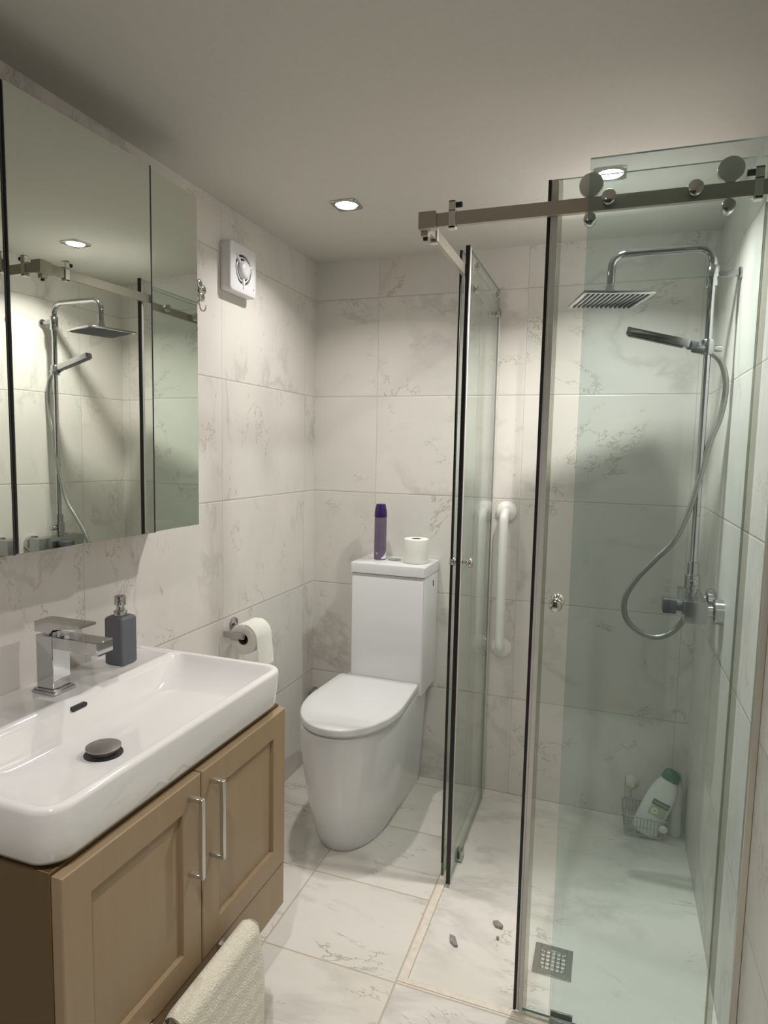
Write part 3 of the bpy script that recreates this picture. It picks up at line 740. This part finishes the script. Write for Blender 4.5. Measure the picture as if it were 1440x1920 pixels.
b = bm_new(); knob(b, SX1, -.590, 1.040, (1, 0, 0)); obj('door_knob', b, 'chrome_b', t)
b = bm_new(); knob(b, SX0, -.590, 1.040, (-1, 0, 0)); obj('door_knob', b, 'chrome_b', t)

# floor guides
def guide(x, y, along, label):
    t = thing('door_guide', label, 'door guide', (x, y, .001), 'floor guides of the sliding shower doors')
    L, w = .026, .012
    b = bm_new()
    if along == 'x':
        box(b, x-L, x+L, y-.022, y+.014, .001, .008, .001, 1); box(b, x-L, x+L, y-.0205, y-.0115, .008, .028, .001, 1); box(b, x-L, x+L, y+.006, y+.012, .008, .026, .001, 1)
    else:
        box(b, x-.014, x+.016, y-L*.7, y+L*.7, .001, .008, .001, 1); box(b, x-.014, x-.006, y-L*.7, y+L*.7, .008, .028, .001, 1); box(b, x+.007, x+.015, y-L*.7, y+L*.7, .008, .034, .001, 1)
    obj('guide_body', b, 'drainm', t)
    b = bm_new()
    if along == 'x': box(b, x-L+.002, x+L-.002, y-.011, y-.0065, .008, .025)
    else: box(b, x-.0058, x-.0048, y-L*.6, y+L*.6, .008, .03)
    obj('rubber_lining', b, 'black', t)
guide(1.168, -1.0265, 'x', 'small metal floor guide under the front sliding door')
guide(.7895, -.485, 'y', 'small metal floor guide under the side sliding door')

# ------------------------------------------------------------------ shower column on the right wall
SXc, SY = 1.456, -.445
t = thing('shower_column', 'chrome shower riser with square overhead rain head and bar valve on the right wall', 'shower', (W, SY, .95))
ZA = 1.972
b = bm_new(); tube(b, [(SXc, SY, 1.00), (SXc, SY, 1.25), (SXc, SY, 1.86)], .0105, 20); obj('riser_pipe', b, 'chrome', t)
b = bm_new()
pts = [Vector((SXc, SY, 1.84))]+bend((SXc, SY, 1.85), (SXc, SY, ZA), (1.185, SY, ZA), .045)+bend((SXc, SY, ZA), (1.183, SY, ZA), (1.183, SY, 1.87), .040)+[Vector((1.183, SY, 1.885))]
tube(b, pts, .0115, 20); obj('shower_arm', b, 'chrome', t, 60)
b = bm_new(); lathe(b, (SXc, SY, 1.862), (0, 0, 1), [(0, .0155), (.002, .017), (.055, .017), (.057, .0155)], 24); obj('pipe_collar', b, 'chrome', t)
b = bm_new(); cyl(b, (SXc, SY, 1.895), (SXc+.02, SY, 1.895), .007, 14); box(b, SXc+.012, W-.004, SY-.008, SY+.008, 1.888, 1.902, .001, 1); cyl(b, (W-.008, SY, 1.895), (W, SY, 1.895), .017, 24, .001); obj('wall_bracket', b, 'chrome_d', t)
HX, HS, HZ = 1.182, .100, 1.837
HR = Matrix.Rotation(math.radians(17), 4, 'Z'); HP = (HX, SY, HZ)
b = bm_new(); lathe(b, (HX, SY, HZ+.006), (0, 0, 1), [(0, .020), (.006, .018), (.010, .0145), (.026, .0145), (.030, .012), (.040, .012)], 24); obj('swivel_joint', b, 'chrome', t)
b = bm_new(); box(b, HX-HS, HX+HS, SY-HS, SY+HS, HZ, HZ+.008, .002, 2, 0, HR, HP); hd = obj('rain_head', b, 'chrome', t)
b = bm_new()
for i in range(13):
    x = HX-.084+.168*i/12
    box(b, x-.0034, x+.0034, SY-.088, SY+.088, HZ-.0024, HZ+.0005, .001, 1, 0, HR, HP)
obj('nozzle_rows', b, 'grey', hd)
# bar valve
VZ, VX = .944, 1.464
b = bm_new(); box(b, VX-.036, VX+.024, SY-.125, SY+.105, VZ-.032, VZ+.030, .003, 2); obj('valve_body', b, 'chrome_d', t)
for y in (SY-.085, SY+.065):
    b = bm_new(); cyl(b, (VX+.01, y, VZ), (W-.01, y, VZ), .018, 20); lathe(b, (W, y, VZ), (-1, 0, 0), [(0, .036), (.022, .036), (.025, .033), (.027, .018)], 32); obj('inlet_flange', b, 'chrome', t)
b = bm_new(); cyl(b, (VX-.034, SY-.01, VZ-.006), (VX-.056, SY-.01, VZ-.006), .017, 20, .001); box(b, VX-.085, VX-.048, SY-.032, SY+.012, VZ-.030, VZ+.012, .003, 2); obj('lever_handle', b, 'grey', t)
b = bm_new(); lathe(b, (SXc, SY, VZ+.026), (0, 0, 1), [(0, .016), (.020, .016), (.022, .021), (.060, .021), (.062, .016), (.098, .0155), (.100, .012)], 24); obj('diverter', b, 'chrome_d', t)
b = bm_new(); cyl(b, (SXc, SY-.02, VZ+.068), (SXc, SY-.045, VZ+.068), .011, 18, .002); obj('diverter_knob', b, 'chrome_b', t)
b = bm_new(); lathe(b, (SXc, SY, 1.672), (0, 0, 1), [(0, .0165), (.002, .018), (.040, .018), (.042, .0165)], 24); cyl(b, (SXc+.012, SY+.006, 1.690), (SXc+.038, SY+.012, 1.690), .010, 18, .002); obj('slider_bracket', b, 'chrome_d', t)

t = thing('hand_shower', 'slim rectangular chrome hand shower tilted in its holder on the riser', 'hand shower', (1.43, SY-.012, 1.69))
ang = math.radians(14.5); rot = Matrix.Rotation(ang, 4, 'Y')
b = bm_new(); box(b, 1.228, 1.405, SY-.032, SY-.002, 1.684, 1.707, .003, 2, 0, rot, (1.425, SY-.017, 1.692)); obj('wand', b, 'chrome_d', t)
b = bm_new(); box(b, 1.400, 1.428, SY-.029, SY-.005, 1.682, 1.706, .003, 2, 0, rot, (1.425, SY-.017, 1.692)); lathe(b, (1.414, SY-.017, 1.690), (1, 0, -.25), [(0, .012), (.022, .012), (.032, .009)], 20); obj('grip_joint', b, 'grey', t)
b = bm_new(); box(b, 1.234, 1.390, SY-.029, SY-.005, 1.6825, 1.6842, .0006, 1, 0, rot, (1.425, SY-.017, 1.692)); obj('spray_plate', b, 'grey', t)
hp = [(1.440, -.442, 1.684), (1.466, -.450, 1.676), (1.492, -.445, 1.652), (1.508, -.440, 1.605), (1.510, -.438, 1.555), (1.500, -.440, 1.490), (1.478, -.446, 1.42), (1.456, -.450, 1.312), (1.438, -.450, 1.232),
      (1.402, -.450, 1.133), (1.351, -.450, 1.068), (1.302, -.450, 1.004), (1.273, -.450, .940), (1.279, -.450, .882), (1.317, -.448, .843), (1.364, -.446, .830), (1.408, -.444, .848), (1.438, -.442, .886), (1.446, -.438, .922)]
b = bm_new(); P = catmull(hp, 12); rr = [.0083+(.0005 if i % 2 else -.0002) for i in range(len(P))]
tube(b, P, rr, 14); obj('hose', b, 'hosem', t, 70)

# ------------------------------------------------------------------ wire caddy and bottles in the shower corner
t = thing('wire_caddy', 'small wire basket with round white suction cup in the shower corner', 'shower caddy', (1.41, -.075, 0))
b = bm_new(); wx0, wx1, wy0, wy1 = 1.315, 1.473, -.142, -.012
def loop(z, r=.0016, d=0.): 
    pts = rrect(wx0+d, wx1-d, wy0+d, wy1-d, .02, z, 4); tube(b, pts+[pts[0]], r, 6)
loop(.082, .0022); loop(.012, .0016, .010); loop(.045, .0012, .005)
for i in range(12):
    x = wx0+.015+(wx1-wx0-.03)*i/11
    tube(b, [(x, wy0, .082), (x, wy0+.010, .012), (x, wy1-.010, .012), (x, wy1, .082)], .0013, 6)
for i in range(5):
    y = wy0+.015+(wy1-wy0-.03)*i/4
    tube(b, [(wx0, y, .082), (wx0+.010, y, .012), (wx1-.010, y, .012), (wx1, y, .082)], .0013, 6)
tube(b, [(1.345, wy1, .082), (1.345, -.006, .120), (1.342, -.006, .135)], .0018, 6); tube(b, [(1.325, wy1, .082), (1.322, -.006, .165)], .0014, 6)
for fx in (wx0+.03, wx1-.03):
    for fy in (wy0+.03, wy1-.03): tube(b, [(fx, fy, .012), (fx, fy, .0)], .0016, 6)
obj('basket', b, 'wire', t)
b = bm_new(); lathe(b, (1.345, 0, .140), (0, -1, 0), [(0, .028), (.003, .029), (.008, .020), (.014, .012), (.022, .011), (.024, .006)], 32); obj('suction_cup', b, 'bottle2', t)
b = bm_new(); lathe(b, (1.452, -.145, .058), (0, -1, 0), [(0, .014), (.003, .014), (.006, .009), (.010, .004)], 24); obj('suction_cup', b, 'bottle2', t)

def flask(name, label, cat, base, tilt, tiltx, prof, w, d, mat, cap):
    """oval bottle built upright, then leaned about its foot"""
    t = thing(name, label, cat, base)
    R = Matrix.Translation(Vector(base)) @ Matrix.Rotation(tiltx, 4, 'X') @ Matrix.Rotation(tilt, 4, 'Y')
    def ov(h, k, n=36, e=2.6):
        out = []
        for i in range(n):
            a = 2*PI*i/n; c, s = math.cos(a), math.sin(a)
            out.append(R @ Vector((w*k*math.copysign(abs(c)**(2/e), c), d*(k**.6)*math.copysign(abs(s)**(2/e), s), h)))
        return out
    b = bm_new(); loft(b, [ov(h, k) for h, k in prof]); obj('bottle', b, mat, t, 50)
    return t, R, ov
prof = [(0, .80), (.003, .90), (.012, .97), (.05, 1.0), (.12, 1.0), (.165, .93), (.195, .78), (.212, .62), (.216, .56)]
t, R, ov = flask('shampoo_bottle', 'large white bottle with dark green cap leaning in the wire basket', 'bottle', (1.390, -.108, .018), math.radians(21), math.radians(-4), prof, .047, .028, 'bottle', 'green')
b = bm_new(); loft(b, [ov(.2165, .60), ov(.219, .66), ov(.240, .62), ov(.250, .50), ov(.2525, .40)]); obj('cap', b, 'green', t, 50)
def patch(x0, x1, z0, z1, out, mat, name, nx=8):
    """label printed on the bottle front, follows its bulge"""
    b = bm_new(); rows = []
    for z in (z0, z1):
        row = []
        for i in range(nx+1):
            x = x0+(x1-x0)*i/nx; y = -.028*(1-abs(x/.047)**2.6)**(1/2.6)-out
            row.append(b.verts.new(R @ Vector((x, y, z))))
        rows.append(row)
    for i in range(nx): b.faces.new((rows[0][i], rows[0][i+1], rows[1][i+1], rows[1][i]))
    return obj(name, b, mat, t, recalc=False)
patch(-.024, .036, .118, .140, .0009, 'lgreen', 'label_band')
patch(-.020, .032, .1275, .1305, .0013, 'lpale', 'label_line')
patch(-.022, .034, .080, .117, .0008, 'lpale', 'label_picture')
b = bm_new()
for k in range(9):
    a = 2*PI*k/9; x, z = -.004+.0085*math.cos(a), .098+.0085*math.sin(a)
    p = R @ Vector((x, -.0295, z)); sphere(b, p, .0052, 10, (1, .3, 1))
obj('flower_picture', b, 'cream', t)
prof2 = [(0, .80), (.003, .92), (.012, 1.0), (.08, .95), (.15, 1.05), (.185, 1.0), (.20, .8), (.205, .5)]
t, R, ov = flask('shower_gel_bottle', 'slim cream bottle standing in the corner right of the green-capped bottle', 'bottle', (1.499, -.064, .001), math.radians(-1), math.radians(-1), prof2, .022, .019, 'bottle2', 'amber')
b = bm_new(); loft(b, [ov(.2055, .62), ov(.208, .68), ov(.228, .64), ov(.232, .5)]); obj('cap', b, 'amber', t, 50)
